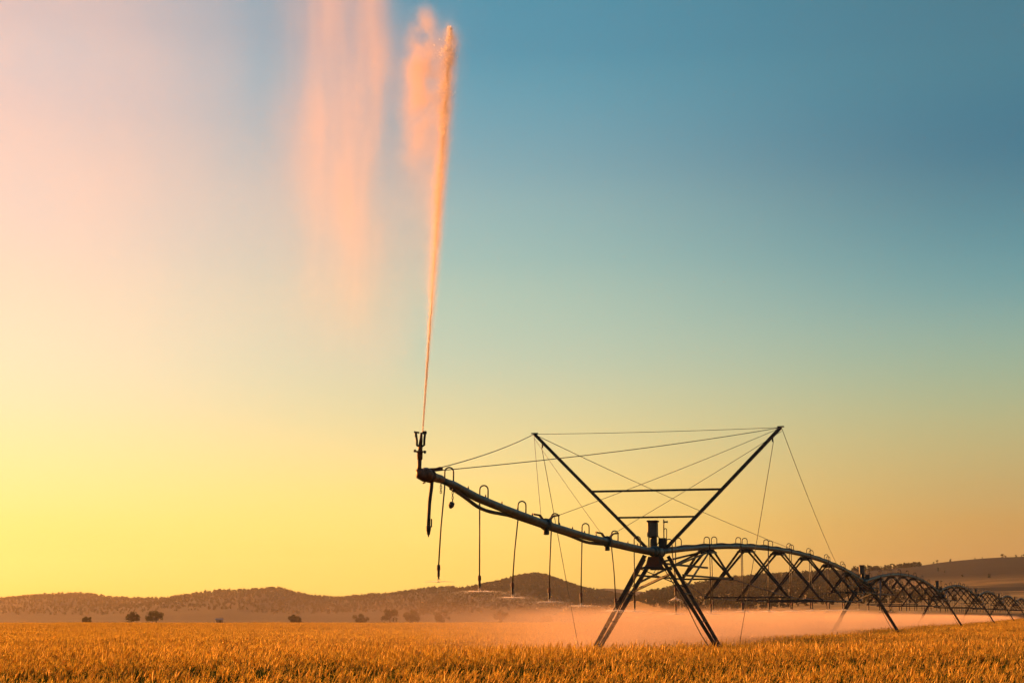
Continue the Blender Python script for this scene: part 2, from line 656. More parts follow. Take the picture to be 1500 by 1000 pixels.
# ---- wheat tufts: stalks with leaf blades and a bearded ear
def wheat_tuft(seed, n_st, rad, ear_w=0.011, ear_frac=0.85, wide=1.0, detail=True, green=False):
    r = random.Random(seed)
    vs, fs, mi = [], [], []

    def strip(pts, ws, side, m):
        o = len(vs)
        for p, w in zip(pts, ws):
            vs.append(p - side * w)
            vs.append(p + side * w)
        for i in range(len(pts) - 1):
            fs.append((o + 2 * i, o + 2 * i + 1, o + 2 * i + 3, o + 2 * i + 2))
            mi.append(m)
    for _ in range(n_st):
        a0, q0 = r.uniform(0, 6.28), rad * math.sqrt(r.random())
        b = Vector((math.cos(a0) * q0, math.sin(a0) * q0, 0))
        h = r.gauss(0.59, 0.07)
        lean = Vector((r.gauss(0.05, 0.06), r.gauss(0, 0.06), 0))
        top = b + lean + Vector((0, 0, h))
        sd = Vector((math.cos(a0 * 3), math.sin(a0 * 3), 0))
        mid = b + lean * 0.35 + Vector((0, 0, h * 0.55))
        strip([b, mid, top], [0.004 * wide, 0.0035 * wide, 0.003 * wide], sd, 0)
        # leaves
        for k in range(2):
            z0 = h * r.uniform(0.3, 0.85)
            t = z0 / h
            st = b + lean * t * t + Vector((0, 0, z0))
            aa = r.uniform(0, 6.28)
            dr = Vector((math.cos(aa), math.sin(aa), 0))
            L = r.uniform(0.14, 0.30)
            up = r.uniform(0.9, 1.6)
            p1 = st + dr * L * 0.22 + Vector((0, 0, L * 0.5 * up))
            p2 = st + dr * L * 0.55 + Vector((0, 0, L * (0.62 * up - r.uniform(0, 0.35))))
            s2 = Vector((-dr.y, dr.x, 0.25)).normalized()
            strip([st, p1, p2], [0.006 * wide, 0.0085 * wide, 0.001], s2, 0)
        if r.random() < ear_frac:
            ed = (lean * 1.2 + Vector((r.gauss(0.02, 0.05), r.gauss(0, 0.05), 0.25))).normalized()
            L = r.uniform(0.10, 0.15)
            o = len(vs)
            e1 = ed.cross(sd).normalized()
            e2 = ed.cross(e1).normalized()
            for tt, ww in ((0, 0.4), (0.3, 1.0), (0.7, 0.85), (1.0, 0.12)):
                for c, s in ((1, 0), (0, 1), (-1, 0), (0, -1)):
                    vs.append(top + ed * L * tt + (e1 * c + e2 * s) * ear_w * wide * ww)
            for i in range(3):
                for j in range(4):
                    fs.append((o + i * 4 + j, o + i * 4 + (j + 1) % 4, o + i * 4 + 4 + (j + 1) % 4, o + i * 4 + 4 + j))
                    mi.append(1)
            if detail:
                for k in range(4):
                    aa = k * 1.57 + a0
                    dv = (ed + (e1 * math.cos(aa) + e2 * math.sin(aa)) * 0.28).normalized()
                    s0 = top + ed * L * r.uniform(0.3, 0.9)
                    strip([s0, s0 + dv * r.uniform(0.06, 0.1)], [0.0022 * wide, 0.0006], e1 if k % 2 else e2, 1)
    me = bpy.data.meshes.new('wheat_tuft')
    me.from_pydata([tuple(v) for v in vs], [], fs)
    me.materials.append(M['wheat_green' if green else 'wheat_leaf'])
    me.materials.append(M['wheat_ear'])
    me.polygons.foreach_set('material_index', mi)
    me.update()
    return bpy.data.objects.new('wheat_tuft', me)


def vnoise(x, y, seed):
    s = 0
    r = random.Random(seed)
    for k in range(6):
        a = r.uniform(0, 6.28)
        f = 0.12 * 1.6 ** k
        s = s + np.sin((x * math.cos(a) + y * math.sin(a)) * f + r.uniform(0, 6.28)) * 0.72 ** k
    return s / 2.2


protos = [wheat_tuft(100 + i, 12, 0.15, 0.0115, 0.9 if i < 4 else 0.15, green=i > 3) for i in range(6)]
protos += [wheat_tuft(200 + i, 18, 0.3, 0.0115, 0.95, 1.5, True) for i in range(4)]
protos += [wheat_tuft(300 + i, 34, 0.7, 0.011, 0.95, 2.4, True) for i in range(4)]
FIELD_END = 335.0
P_, R_, S_, I_ = [], [], [], []


def zone(y0, y1, dens, ids, zs=1.0):
    n = int(dens * ((y1 - y0) * (0.31 * (y0 + y1) + 10)))
    y = np.sqrt(rng.uniform(y0 ** 2, y1 ** 2, n))
    hw = 0.31 * y + 5
    x = rng.uniform(-1, 1, n) * hw
    nz = vnoise(x * 0.4, y * 1.9, 4)          # rows of thinner growth across the view
    nz2 = vnoise(x * 1.8, y * 1.8, 9)
    keep = rng.uniform(0, 1, n) < np.clip(1.15 - 0.75 * np.clip(nz, 0, 2), 0.1, 1)
    x, y, nz, nz2 = x[keep], y[keep], nz[keep], nz2[keep]
    h = 1.0 + 0.07 * rng.standard_normal(len(x)) - 0.15 * nz * np.clip(1 + 0.1 * x, 0.35, 1) + 0.05 * nz2
    z = np.clip(0.008 * (x - 8.0), 0, 0.8)
    P_.append(np.stack([x, y, z], 1))
    R_.append(np.stack([rng.normal(0, 0.05, len(x)), 0.08 + rng.normal(0, 0.07, len(x)), rng.uniform(-0.9, 0.9, len(x))], 1))
    S_.append(np.stack([np.ones(len(x)), np.ones(len(x)), h * zs], 1))
    lo = rng.integers(0, ids[1] - ids[0], len(x)) + ids[0]
    if ids[0] == 0:
        green = (nz + 0.075 * np.minimum(x, 3) + 0.035 * (36 - y) > -0.12) & (rng.uniform(0, 1, len(x)) < 0.8)
        lo = np.where(green, rng.integers(4, 6, len(x)), rng.integers(0, 4, len(x)))
    I_.append(lo)


zone(23, 48, 24, (0, 6))
zone(48, 62, 14, (0, 6))
zone(46, 62, 4.0, (6, 10))
zone(62, 130, 9.0, (6, 10))
zone(118, FIELD_END, 2.0, (10, 14))
wheat = scatter('wheat_crop', np.concatenate(P_), np.concatenate(R_), np.concatenate(S_), np.concatenate(I_), protos,
                label='ripening golden wheat crop covering the whole field', cat='wheat')

# the leafy layer below the ears
xs2 = np.linspace(-1, 1, 90)
ys2 = 22 * (FIELD_END / 22) ** np.linspace(0, 1, 110)
vv = []
for y in ys2:
    for t in xs2:
        x = t * (0.31 * y + 5)
        vv.append((x, y, gh(x) + 0.46 + 0.05 * float(vnoise(np.array(x * 3), np.array(y * 3), 2))))
k = len(xs2)
ff = [(j * k + i, j * k + i + 1, (j + 1) * k + i + 1, (j + 1) * k + i) for j in range(len(ys2) - 1) for i in range(k - 1)]
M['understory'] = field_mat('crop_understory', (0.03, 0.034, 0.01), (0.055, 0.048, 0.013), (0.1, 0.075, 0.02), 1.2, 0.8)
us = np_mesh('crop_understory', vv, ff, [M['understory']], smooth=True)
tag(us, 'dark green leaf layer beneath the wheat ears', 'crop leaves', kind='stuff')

# ---- far wooded slopes
def small_tree(seed):
    r = random.Random(seed)
    vs, fs = [], []
    for c in range(14):
        a, t = r.uniform(0, 6.28), r.uniform(0.1, 1)
        rr = (1 - abs(t - 0.45) ** 1.5) * 0.42 * r.uniform(0.4, 1)
        ctr = Vector((math.cos(a) * rr, math.sin(a) * rr, t))
        for q_ in range(4):
            n = Vector((r.gauss(0, 1), r.gauss(0, 1), r.gauss(0, 1))).normalized()
            e1 = n.orthogonal().normalized() * r.uniform(0.10, 0.2)
            e2 = n.cross(e1).normalized() * r.uniform(0.10, 0.2)
            cc = ctr + Vector((r.gauss(0, .08), r.gauss(0, .08), r.gauss(0, .06)))
            o = len(vs)
            vs += [cc - e1, cc + e2, cc + e1, cc - e2]
            fs.append((o, o + 1, o + 2, o + 3))
    me = bpy.data.meshes.new('small_tree')
    me.from_pydata([tuple(v) for v in vs], [], fs)
    me.materials.append(M['far_leaf'])
    me.update()
    return bpy.data.objects.new('small_tree', me)


def hill_trees(name, grid, n_ridge, n_slope, h, u0, u1, seed, label, clump=0.0):
    r = np.random.default_rng(seed)
    T, N, _ = grid.shape
    pts, scl = [], []

    def at(ti, xi):
        a, b = int(ti), int(xi)
        ft, fx = ti - a, xi - b
        g00, g01, g10, g11 = grid[a, b], grid[a, min(b + 1, N - 1)], grid[min(a + 1, T - 1), b], grid[min(a + 1, T - 1), min(b + 1, N - 1)]
        return (g00 * (1 - fx) + g01 * fx) * (1 - ft) + (g10 * (1 - fx) + g11 * fx) * ft
    for i in range(n_ridge + n_slope):
        xi = r.uniform(u0, u1) * (N - 1)
        if clump and math.sin(xi * 0.9) + math.sin(xi * 0.37 + 1) * 0.8 < clump and r.random() < 0.75:
            continue
        ti = 33 + r.uniform(-1.6, 0.2) if i < n_ridge else 33 * math.sqrt(r.uniform(0.12, 1))
        p = at(max(0, ti), xi)
        s = h * r.uniform(0.5, 1.25) * (1.35 if i < n_ridge else 1.0)
        pts.append(p - np.array([0, 0, s * 0.12]))
        w_ = r.uniform(0.6, 1.1)
        scl.append((s * w_, s * w_, s))
    n = len(pts)
    return scatter(name, np.array(pts), np.stack([np.zeros(n), np.zeros(n), r.uniform(0, 6.28, n)], 1), np.array(scl),
                   r.integers(0, 4, n), [small_tree(seed * 10 + i) for i in range(4)], label=label, cat='trees')


hill_trees('hill_range_trees', hills[0][1], 1200, 6500, 2.6, 0.42, 0.98, 31, 'scattered dark trees over the hazy left hill range')
hill_trees('dark_hill_trees', hills[1][1], 800, 4000, 2.8, 0.1, 0.8, 32, 'dense dark trees over the rounded dark hill')
hill_trees('hillside_trees', hills[3][1], 420, 3000, 2.7, 0.02, 0.145, 33, 'dark wooded slope behind the nearest pipe span')
hill_trees('crest_wood', hills[3][1], 260, 12, 2.3, 0.14, 0.2, 35, 'dark tree line along the crest behind the second tower', clump=-0.5)
hill_trees('crest_trees', hills[3][1], 14, 0, 1.8, 0.21, 0.30, 34, 'sparse tiny trees along the bare right crest')

# ------------------------------------------------------------------ trees beyond the field
def make_tree(px_c, Y, width, height, seed, label, dens=1.0):
    r = random.Random(seed)
    x = (px_c - 750) / 2889.0 * Y
    root = empty('field_tree', (x, Y, gh(x) - 0.02))
    tag(root, label, 'tree', 'trees beyond the wheat field')
    tb = MB()
    trunk_top = Vector((r.uniform(-.2, .2), 0, height * 0.45))
    tb.tube([(0, 0, -0.2), trunk_top * 0.5 + Vector((r.uniform(-.1, .1), 0, 0)), trunk_top], [height * 0.045, height * 0.035, height * 0.025], 7)
    for k in range(6):
        a = k * 1.05 + r.uniform(-.3, .3)
        z0 = height * r.uniform(0.2, 0.42)
        e = Vector((math.cos(a) * width * 0.32, math.sin(a) * width * 0.32, height * r.uniform(0.5, 0.85)))
        tb.tube([(0, 0, z0), e * 0.55 + Vector((0, 0, z0 * 0.3)), e], [height * 0.018, height * 0.012, height * 0.005], 5)
    tb.build('trunk', 'bark', root)
    vs, fs = [], []
    lumps = []
    while len(lumps) < int(12 + width * 1.6):
        c = Vector((r.uniform(-1, 1), r.uniform(-1, 1), r.uniform(-1, 1)))
        if 0.35 < c.length < 1.0:
            lumps.append((Vector((c.x * width * 0.38, c.y * width * 0.38, height * (0.52 + 0.34 * c.z))), r.uniform(0.08, 0.17) * min(width, height * 1.4)))
    for k in range(int(1500 * dens)):
        c, s = r.choice(lumps)
        n = Vector((r.gauss(0, 1), r.gauss(0, 1), r.gauss(0, 0.8))).normalized()
        p = c + n * s * r.uniform(0.5, 1.05)
        p.z = max(p.z, height * 0.06)
        e1 = Vector((r.gauss(0, 1), r.gauss(0, 1), r.gauss(0, 1))).normalized() * r.uniform(0.1, 0.22)
        e2 = e1.orthogonal().normalized() * r.uniform(0.06, 0.14)
        o = len(vs)
        vs += [p - e1, p + e2, p + e1, p - e2]
        fs.append((o, o + 1, o + 2, o + 3))
    np_mesh('crown', vs, fs, [M['tree_leaf']], root)
    return root


TREES = [(128, 560, 3.6, 2.2, 'small low bush leftmost beyond the field'),
         (193, 540, 5.2, 3.6, 'round-headed bushy tree left of the wide spreading clump'),
         (229, 545, 8.2, 4.0, 'wide spreading tree clump below the left hills'),
         (432, 480, 4.4, 2.6, 'lone dark rounded tree on the field edge below the peaked hill'),
         (528, 520, 5.2, 2.8, 'leftmost low tree of the row behind the spray'),
         (571, 520, 5.4, 4.4, 'tall tree left in the row behind the spray'),
         (602, 530, 6.2, 4.0, 'wide tree in the middle of the row behind the spray'),
         (647, 520, 5.2, 4.0, 'round tree right of the wide tree in the row behind the spray'),
         (735, 500, 5.0, 4.4, 'tree seen through thick spray right of the row'),
         (800, 540, 4.5, 2.6, 'low faint tree behind spray below the dark hill'),
         (1205, 430, 5.0, 3.0, 'low tree behind the spray left of the second tower'),
         (1300, 420, 6.0, 3.2, 'low wide tree under the second span')]
for i, (px, Y, w, h, lab) in enumerate(TREES):
    make_tree(px, Y, w, h, 400 + i, lab, 1.3 if w > 6 else 1.0)

# ---- strips of stubble and a dark verge beyond the crop
M['stubble'] = field_mat('stubble_strip', (0.30, 0.20, 0.06), (0.42, 0.28, 0.085), (0.52, 0.36, 0.12), 0.05, 0.3, (0.2, 1, 1))
M['verge'] = field_mat('dark_verge', (0.02, 0.022, 0.009), (0.035, 0.032, 0.012), (0.06, 0.05, 0.02), 0.1, 0.5)


def strip_sheet(name, x0, x1, ya, yb, z, mat, seed):
    r = random.Random(seed)
    vs = []
    n = 60
    for i in range(n + 1):
        x = x0 + (x1 - x0) * i / n
        vs += [(x, ya + r.uniform(-2, 2), gh(x) + z), (x, yb + r.uniform(-3, 3), gh(x) + z)]
    fs = [(2 * i, 2 * i + 2, 2 * i + 3, 2 * i + 1) for i in range(n)]
    o = np_mesh(name, vs, fs, [mat])
    return tag(o, kind='structure')


strip_sheet('field_verge', -230, 260, 340, 420, 0.012, M['verge'], 1)
strip_sheet('stubble_field', -200, 120, 430, 700, 0.016, M['stubble'], 2)

# ---- low shed by the clump of trees
x = (275 - 750) / 2889 * 560
shed = empty('shed', (x, 620, 0), 0.2)
shed.scale = (0.8, 0.8, 0.62)
tag(shed, 'tiny pale-roofed shed right of the wide spreading tree clump', 'shed')
M['shed_wall'] = principled('shed_wall', (0.16, 0.13, 0.11), 0.8, 0, 0.2, 2.0)
M['shed_roof'] = principled('shed_roof', (0.26, 0.21, 0.18), 0.8, 0.0, 0.1, 2.0)
MB().box((0, 0, 0.9), (3.0, 2.4, 1.8)).build('wall', 'shed_wall', shed)
rb = MB()
rb._add([(-1.7, -1.4, 1.75), (1.7, -1.4, 1.75), (1.7, 0, 2.5), (-1.7, 0, 2.5), (-1.7, 1.4, 1.75), (1.7, 1.4, 1.75),
         (-1.7, -1.4, 1.82), (1.7, -1.4, 1.82), (1.7, 0, 2.57), (-1.7, 0, 2.57), (-1.7, 1.4, 1.82), (1.7, 1.4, 1.82)],
        [(0, 1, 2, 3), (3, 2, 5, 4), (9, 8, 7, 6), (10, 11, 8, 9), (0, 6, 7, 1), (4, 5, 11, 10), (0, 3, 9, 6), (3, 4, 10, 9), (1, 7, 8, 2), (2, 8, 11, 5)])
rb.build('roof', 'shed_roof', shed)
MB().box((0.4, -1.22, 0.85), (0.9, 0.06, 1.7)).build('door', 'verge', shed)

# ------------------------------------------------------------------ drive towers
ORD = ['first', 'second', 'third', 'fourth', 'fifth', 'sixth', 'seventh', 'eighth', 'ninth', 'tenth', 'eleventh', 'twelfth', 'thirteenth', 'fourteenth', 'fifteenth', 'sixteenth']


def make_tower():
    t = empty('drive_tower', base(0), -TH)
    foot_v, foot_z = 1.88, 0.45
    for sd in (-1, 1):
        tops = []
        for fa in (-1, 1):
            a = Vector((sd * 0.20, fa * 0.56, ZP - 0.10))
            b = Vector((sd * foot_v, fa * 0.24, foot_z))
            tops.append((a, b))
            MB().angle(a, b, 0.095, 0.016, (0, 1, 0), sd).build('leg', 'dark_steel', t)
        for q_ in (0.36, 0.62, 0.84):
            p = tops[0][0].lerp(tops[0][1], q_)
            r_ = tops[1][0].lerp(tops[1][1], q_)
            MB().bar(p, r_, 0.09, 0.03).build('batten', 'dark_steel', t)
        # control conduit clipped under the leg
        a, b = tops[0]
        pts = [a.lerp(b, q_) + Vector((-sd * 0.06, -0.05, -0.06 - 0.16 * math.sin(math.pi * min(1, max(0, (q_ - .45) / .5))))) for q_ in np.linspace(0.02, 0.98, 16)]
        MB().tube(pts, 0.014, 6).build('conduit', 'hose', t)
        # wheel down in the crop
        wc = Vector((sd * foot_v, 0.28, 0.40))
        rim = MB()
        rim.lathe(wc - Vector((0, 0.07, 0)), [(0, .05), (0, .26), (.02, .27), (.12, .27), (.14, .26), (.14, .05)], 18, (0, 1, 0))
        wh = rim.build('wheel', 'dark_steel', t, True)
        ring = [wc + Vector((math.cos(k_) * 0.33, 0, math.sin(k_) * 0.33)) for k_ in np.linspace(0, 2 * math.pi, 25)[:-1]]
        MB().tube(ring, 0.075, 8, closed=True).build('tyre', 'rubber', wh, True)
        MB().box(wc + Vector((0, -0.2, 0.02)), (0.2, 0.22, 0.24), 0.03).build('gearbox', 'box', t)
    MB().bar((-foot_v, 0, foot_z), (foot_v, 0, foot_z), 0.12, 0.14).build('base_beam', 'dark_steel', t)
    # plate under the pipe
    pl = MB()
    z0, z1 = ZP - 0.44, ZP - 0.13
    for yy in (-0.26,):
        pl._add([(-.27, yy, z0), (.23, yy, z0), (.15, yy, z1), (-.18, yy, z1), (-.27, yy + .02, z0), (.23, yy + .02, z0), (.15, yy + .02, z1), (-.18, yy + .02, z1)],
                [(0, 1, 2, 3), (7, 6, 5, 4), (0, 4, 5, 1), (1, 5, 6, 2), (2, 6, 7, 3), (3, 7, 4, 0)])
    pl.build('apex_plate', 'rust', t)
    for yy in (-.56, .56):
        MB().bar((-.3, yy, z0), (.3, yy, z0), 0.06).build('apex_tie', 'dark_steel', t)
    # cross braces between the two leg pairs
    la = Vector((-.2, .56, ZP - .1)).lerp(Vector((-foot_v, .13, foot_z)), 0.33)
    ra = Vector((.2, -.56, ZP - .1)).lerp(Vector((foot_v, -.13, foot_z)), 0.17)
    MB().angle(la, ra, 0.075, 0.012).build('cross_brace', 'dark_steel', t)
    la = Vector((-.2, -.56, ZP - .1)).lerp(Vector((-foot_v, -.13, foot_z)), 0.12)
    ra = Vector((.2, .56, ZP - .1)).lerp(Vector((foot_v, .13, foot_z)), 0.30)
    MB().tube([la, ra], 0.014, 6).build('tie_rod', 'dark_steel', t)
    # pipe joint with flexible boot
    jb = MB()
    jb.lathe((0, -0.55, ZP), [(0, .105), (.04, .14), (.08, .14), (.1, .115), (.28, .125), (.32, .16), (.4, .165), (.5, .15), (.62, .165), (.7, .16), (.75, .125), (.98, .115), (1.0, .14), (1.05, .14), (1.1, .105)], 18, (0, 1, 0))
    jb.build('pipe_joint', 'steel', t, True)
    # control box standing over the joint
    cb = MB().box((-0.085, -0.1, ZP + 0.59), (0.26, 0.26, 0.42), 0.03)
    c = cb.build('control_box', 'box', t)
    MB().box((-0.075, -0.1, ZP + 0.815), (0.29, 0.29, 0.05), 0.015).build('lid', 'rust', c)
    MB().box((-0.205, -0.1, ZP + 0.79), (0.03, 0.1, 0.05), 0.01).build('lens', 'amber', c)
    st_ = MB()
    st_.bar((-0.19, -0.1, ZP + 0.08), (-0.19, -0.1, ZP + 0.75), 0.03)
    st_.tube([(-0.06, -0.1, ZP + 0.1), (-0.06, -0.1, ZP + 0.46)], [0.10, 0.085], 10)
    st_.tube([(-0.06, -0.1, ZP + 0.2), (-0.06, -0.1, ZP + 0.24)], 0.095, 10)
    st_.tube([(-0.06, -0.1, ZP + 0.36), (-0.06, -0.1, ZP + 0.39)], 0.09, 10)
    st_.tube([(0.02, -0.12, ZP + 0.44), (0.09, -0.14, ZP + 0.4), (0.11, -0.14, ZP + 0.3), (0.05, -0.12, ZP + 0.2), (0.0, -0.1, ZP + 0.14)], 0.012, 6)
    st_.build('box_pedestal', 'dark_steel', t)
    jb2 = MB().box((0.165, 0, ZP + 0.24), (0.19, 0.2, 0.26), 0.015).build('junction_box', 'rubber', t)
    MB().tube([(0.20, 0, ZP + 0.36), (0.20, 0, ZP + 0.87)], 0.016, 8).build('lamp_post', 'dark_steel', jb2)
    MB().lathe((0.19, 0, ZP + 0.80), [(0, .02), (.04, .03), (.05, .022), (.1, .022), (.11, .03), (.12, .03)], 10, (1, -0.2, 0)).build('lamp', 'box', jb2)
    MB().tube([(0.27, 0, ZP + 0.12), (0.28, 0, ZP + 0.58), (0.265, 0, ZP + 0.62), (0.24, 0, ZP + 0.63), (0.215, 0, ZP + 0.6)], 0.012, 6).build('conduit', 'hose', t)
    # dangling wires
    for k in range(3):
        a = Vector((rnd.uniform(-.05, .15), -0.3, ZP - 0.1))
        pts = [a + Vector((math.sin(q_ * 3 + k) * 0.12, -0.05, -0.5 * q_)) for q_ in np.linspace(0, 1.0, 8)]
        MB().tube(pts, 0.006, 5).build('wire', 'rubber', t)
    return t


tower = make_tower()
TLAB = ['nearest tall drive tower with splayed legs below the V-shaped cable mast',
        'second drive tower along the pipe with its left leg lost in spray',
        'third drive tower along the pipe standing clear of the hill foot',
        'fourth drive tower along the pipe, small and distant',
        'fifth drive tower along the pipe, tiny near the right edge',
        'sixth drive tower along the pipe, farthest at the right edge']
towers = []
for i in range(6):
    o = tower if i == 0 else copy_tree(tower)
    o.location = base(SPAN * i)
    tag(o, TLAB[i], 'irrigation tower', 'drive towers carrying the irrigation pipe')
    towers.append(o)

# ------------------------------------------------------------------ cable mast over the first tower
mast = empty('cable_mast', base(0), -TH)
tag(mast, 'V-shaped steel mast with stay cables rising above the nearest tower', 'mast')
for sd in (-1, 1):
    a = Vector((sd * 0.28, 0, ZP + 0.12))
    b = Vector((sd * 3.40, 0, 6.62))
    MB().angle(a, b, 0.085, 0.014, (0, 1, 0), sd).bar(a, b, 0.03, 0.05, (0, 1, 0)).build('mast_strut', 'dark_steel', mast)
    tp = MB().bar(b + Vector((-.09, 0, .02)), b + Vector((.09, 0, .02)), 0.07, 0.03)
    tp.tube([b + Vector((sd * -0.22, 0, -.22)), b + Vector((sd * -0.22, 0, -.38))], 0.022, 6)
    tp.build('cable_anchor', 'dark_steel', mast)
for z in (5.015, 4.295):
    w = 0.28 + (z - ZP - 0.12) / (6.62 - ZP - 0.12) * 3.12
    MB().bar((-w, 0.05, z), (w, 0.05, z), 0.055 if z > 4.5 else 0.048, 0.055 if z > 4.5 else 0.048).build('crossbar', 'dark_steel', mast)


def pipe_z_over(s):
    return float(np.interp(s, [-19.2, -18.4, -17.6, -16.0, -14.2, -12.7, -11.1, -9.4, -7.56, -5.5, -3.4, -1.4, 0.0],
                           [4.10, 4.085, 4.03, 3.87, 3.755, 3.675, 3.59, 3.53, 3.465, 3.43, 3.395, 3.37, ZP]))


def pipe_z_span(s):
    t = s / SPAN
    return ZP + 0.74 * 4 * t * (1 - t) + gh(mpos(s).x) * 0


L_, R2_ = Vector((-3.42, 0, 6.62)), Vector((3.42, 0, 6.62))


def cable(p0, p1, r=0.0085, sag=0.004, n=10):
    p0, p1 = Vector(p0), Vector(p1)
    ln = (p1 - p0).length
    pts = [p0.lerp(p1, t) - Vector((0, 0, sag * ln * 4 * t * (1 - t))) for t in np.linspace(0, 1, n)]
    MB().tube(pts, r, 6).build('stay_cable', 'cable', mast)


cable(L_, (0, -18.7, 4.22), 0.009)
cable(R2_, (0, -18.6, 4.20), 0.009)
cable(L_, (-.06, -11.3, 3.75), 0.006)
cable(R2_, (.06, -10.9, 3.74), 0.006)
cable(L_ - Vector((0, 0, .1)), (-.06, -5.9, 3.60), 0.006)
cable(R2_ - Vector((0, 0, .1)), (.06, -5.4, 3.60), 0.006)
cable(L_, R2_, 0.007)
cable(L_, (-.05, 38.3, pipe_z_span(38.3) + .1), 0.0085)
cable(R2_, (.05, 38.3, pipe_z_span(38.3) + .1), 0.0085)
for sd in (-1, 1):
    cable((sd * 3.2, 0, 6.25), (sd * 2.12, 0, 0.5), 0.0085, 0.001)

# ------------------------------------------------------------------ overhang
over = empty('overhang_pipe', base(0), -TH)
tag(over, 'cable-hung steel pipe overhang sloping down from end gun to nearest tower', 'irrigation pipe')
ss_ = np.linspace(-18.2, -0.55, 50)
MB().tube([(0, s, pipe_z_over(s)) for s in ss_], [0.062 if s < -17.5 else 0.078 for s in ss_], 16).build('pipe', 'steel', over, True)
# black hose that loops below the pipe between its clamps
hs = []
for s in np.linspace(-17.6, -0.8, 90):
    ph = (s + 17.6) / 4.1
    hang = 0.075 + 0.085 * max(0.0, math.sin(ph * math.pi)) ** 2 * (1 if s < -9 else 0.45)
    hs.append((-0.03 + 0.02 * math.sin(s), s, pipe_z_over(s) - hang))
MB().tube(hs, 0.036, 8).build('supply_hose', 'rubber', over, True)
for s in (-11.1, -5.6):
    z = pipe_z_over(s)
    dz = (pipe_z_over(s + .2) - pipe_z_over(s - .2)) / .4
    fl = MB().lathe((0, s, z), [(-.1, .085), (-.08, .13), (-.02, .13), (-.02, .135), (.02, .135), (.02, .13), (.08, .13), (.1, .085)], 16, (0, 1, dz))
    f = fl.build('flange', 'steel', over)
    for k in range(8):
        a = k * math.pi / 4
        MB().tube([(math.cos(a) * .112, s - .1, z + math.sin(a) * .112), (math.cos(a) * .112, s + .11, z + math.sin(a) * .112)], 0.014, 6).build('bolt', 'dark_steel', f)
    for sd in (-1, 1):
        MB().bar((sd * .05, s + .08 * sd, z + .1), (sd * .09, s + .2 * sd, z + .19), 0.05, 0.03).bar((sd * .09, s + .2 * sd, z + .19), (sd * .2, s + .32 * sd, z + .21), 0.05, 0.035).build('cable_clamp', 'rust', f)
    MB().box((0, s, z - .17), (0.1, 0.16, 0.1), 0.02).build('hose_clamp', 'dark_steel', f)
for s in np.arange(-16.6, -1, 1.1):
    MB().lathe((0, s, pipe_z_over(s) + .07), [(0, .018), (.03, .018), (.035, .012), (.06, .01)], 7).build('outlet_plug', 'dark_steel', over)

# ------------------------------------------------------------------ end gun
GS = -19.15
gun = empty('end_gun', mpos(GS, 0, gh(mpos(GS).x)), -TH)
tag(gun, 'rusty big-gun sprinkler on riser at the raised end of the overhang', 'sprinkler gun')
zb = 4.10
MB().lathe((0, .98, zb - .02), [(0, .062), (-.05, .075), (-.35, .08), (-.6, .082), (-.62, .12), (-.68, .12), (-.7, .1)], 16, (0, 1, -0.02)).build('inlet_pipe', 'brass', gun, True)
el = MB()
el.lathe((-.02, .16, zb + .01), [(-.17, .03), (-.15, .08), (-.09, .115), (0, .13), (.08, .12), (.13, .1), (.15, .05)], 14, (-.5, 1, 0))
el.tube([(0, .28, zb), (-.01, .1, zb - .02), (-.07, 0, zb), (-.085, -.02, zb + .1)], [.1, .11, .09, .06], 12)
el.build('elbow', 'brass', gun, True)
MB().bar((.06, .25, zb + .1), (.16, .42, zb + .15), 0.05, 0.03).bar((0, .2, zb + .1), (.2, .4, zb + .12), 0.07, 0.05).build('cable_lug', 'rust', gun)
MB().tube([(-.085, -.02, zb + .02), (-.075, -.02, zb + .28)], [.04, .036], 12).build('riser', 'brass', gun, True)
MB().lathe((-.072, -.02, zb + .26), [(0, .04), (.02, .05), (.12, .05), (.13, .06), (.14, .06)], 12).build('swivel', 'brass', gun, True)
fl = MB().bar((-.18, -.02, zb + .41), (.04, -.02, zb + .40), 0.05, 0.025)
fl.tube([(-.16, -.02, zb + .42), (-.17, -.02, zb + .44)], .02, 8).tube([(.02, -.02, zb + .37), (.02, -.02, zb + .42)], .02, 8)
fl.build('stop_bar', 'brass', gun)
P0 = Vector((0.0, -0.05, zb + 0.735))
MB().lathe((-.065, -.02, zb + .41), [(0, .038), (.08, .042), (.1, .034), (.12, .034)], 12).tube([(-.065, -.02, zb + .50), (-.05, -.03, zb + .6), (-.035, -.05, zb + .74)], [.036, .03, .018], 10).build('barrel', 'brass', gun, True)
yk = MB()
for sx_, w in ((-.12, 1), (.015, 1)):
    yk.tube([(sx_ * .6 - .03, -.03, zb + .50), (sx_, -.04, zb + .52), (sx_ * 1.02, -.04, zb + .60), (sx_ + (.015 if sx_ > 0 else -.015), -.05, zb + .70), (sx_ + (.01 if sx_ > 0 else -.03), -.05, zb + .73)], .021, 8)
yk.build('yoke', 'dark_steel', gun, True)
MB().bar((-.165, -.06, zb + .75), (-.075, -.06, zb + .735), 0.04, 0.03).bar((-.135, -.06, zb + .66), (-.13, -.06, zb + .74), 0.035, 0.03).build('drive_arm', 'dark_steel', gun)
MB().box((.025, -.06, zb + .735), (.075, .05, .055), 0.008).build('counterweight', 'dark_steel', gun)
for k in range(3):
    MB().tube([(-.11 + k * .05, .28 - k * .1, zb - .12), (-.11 + k * .05, .28 - k * .1, zb - .145)], .01, 6).build('bolt', 'dark_steel', gun)
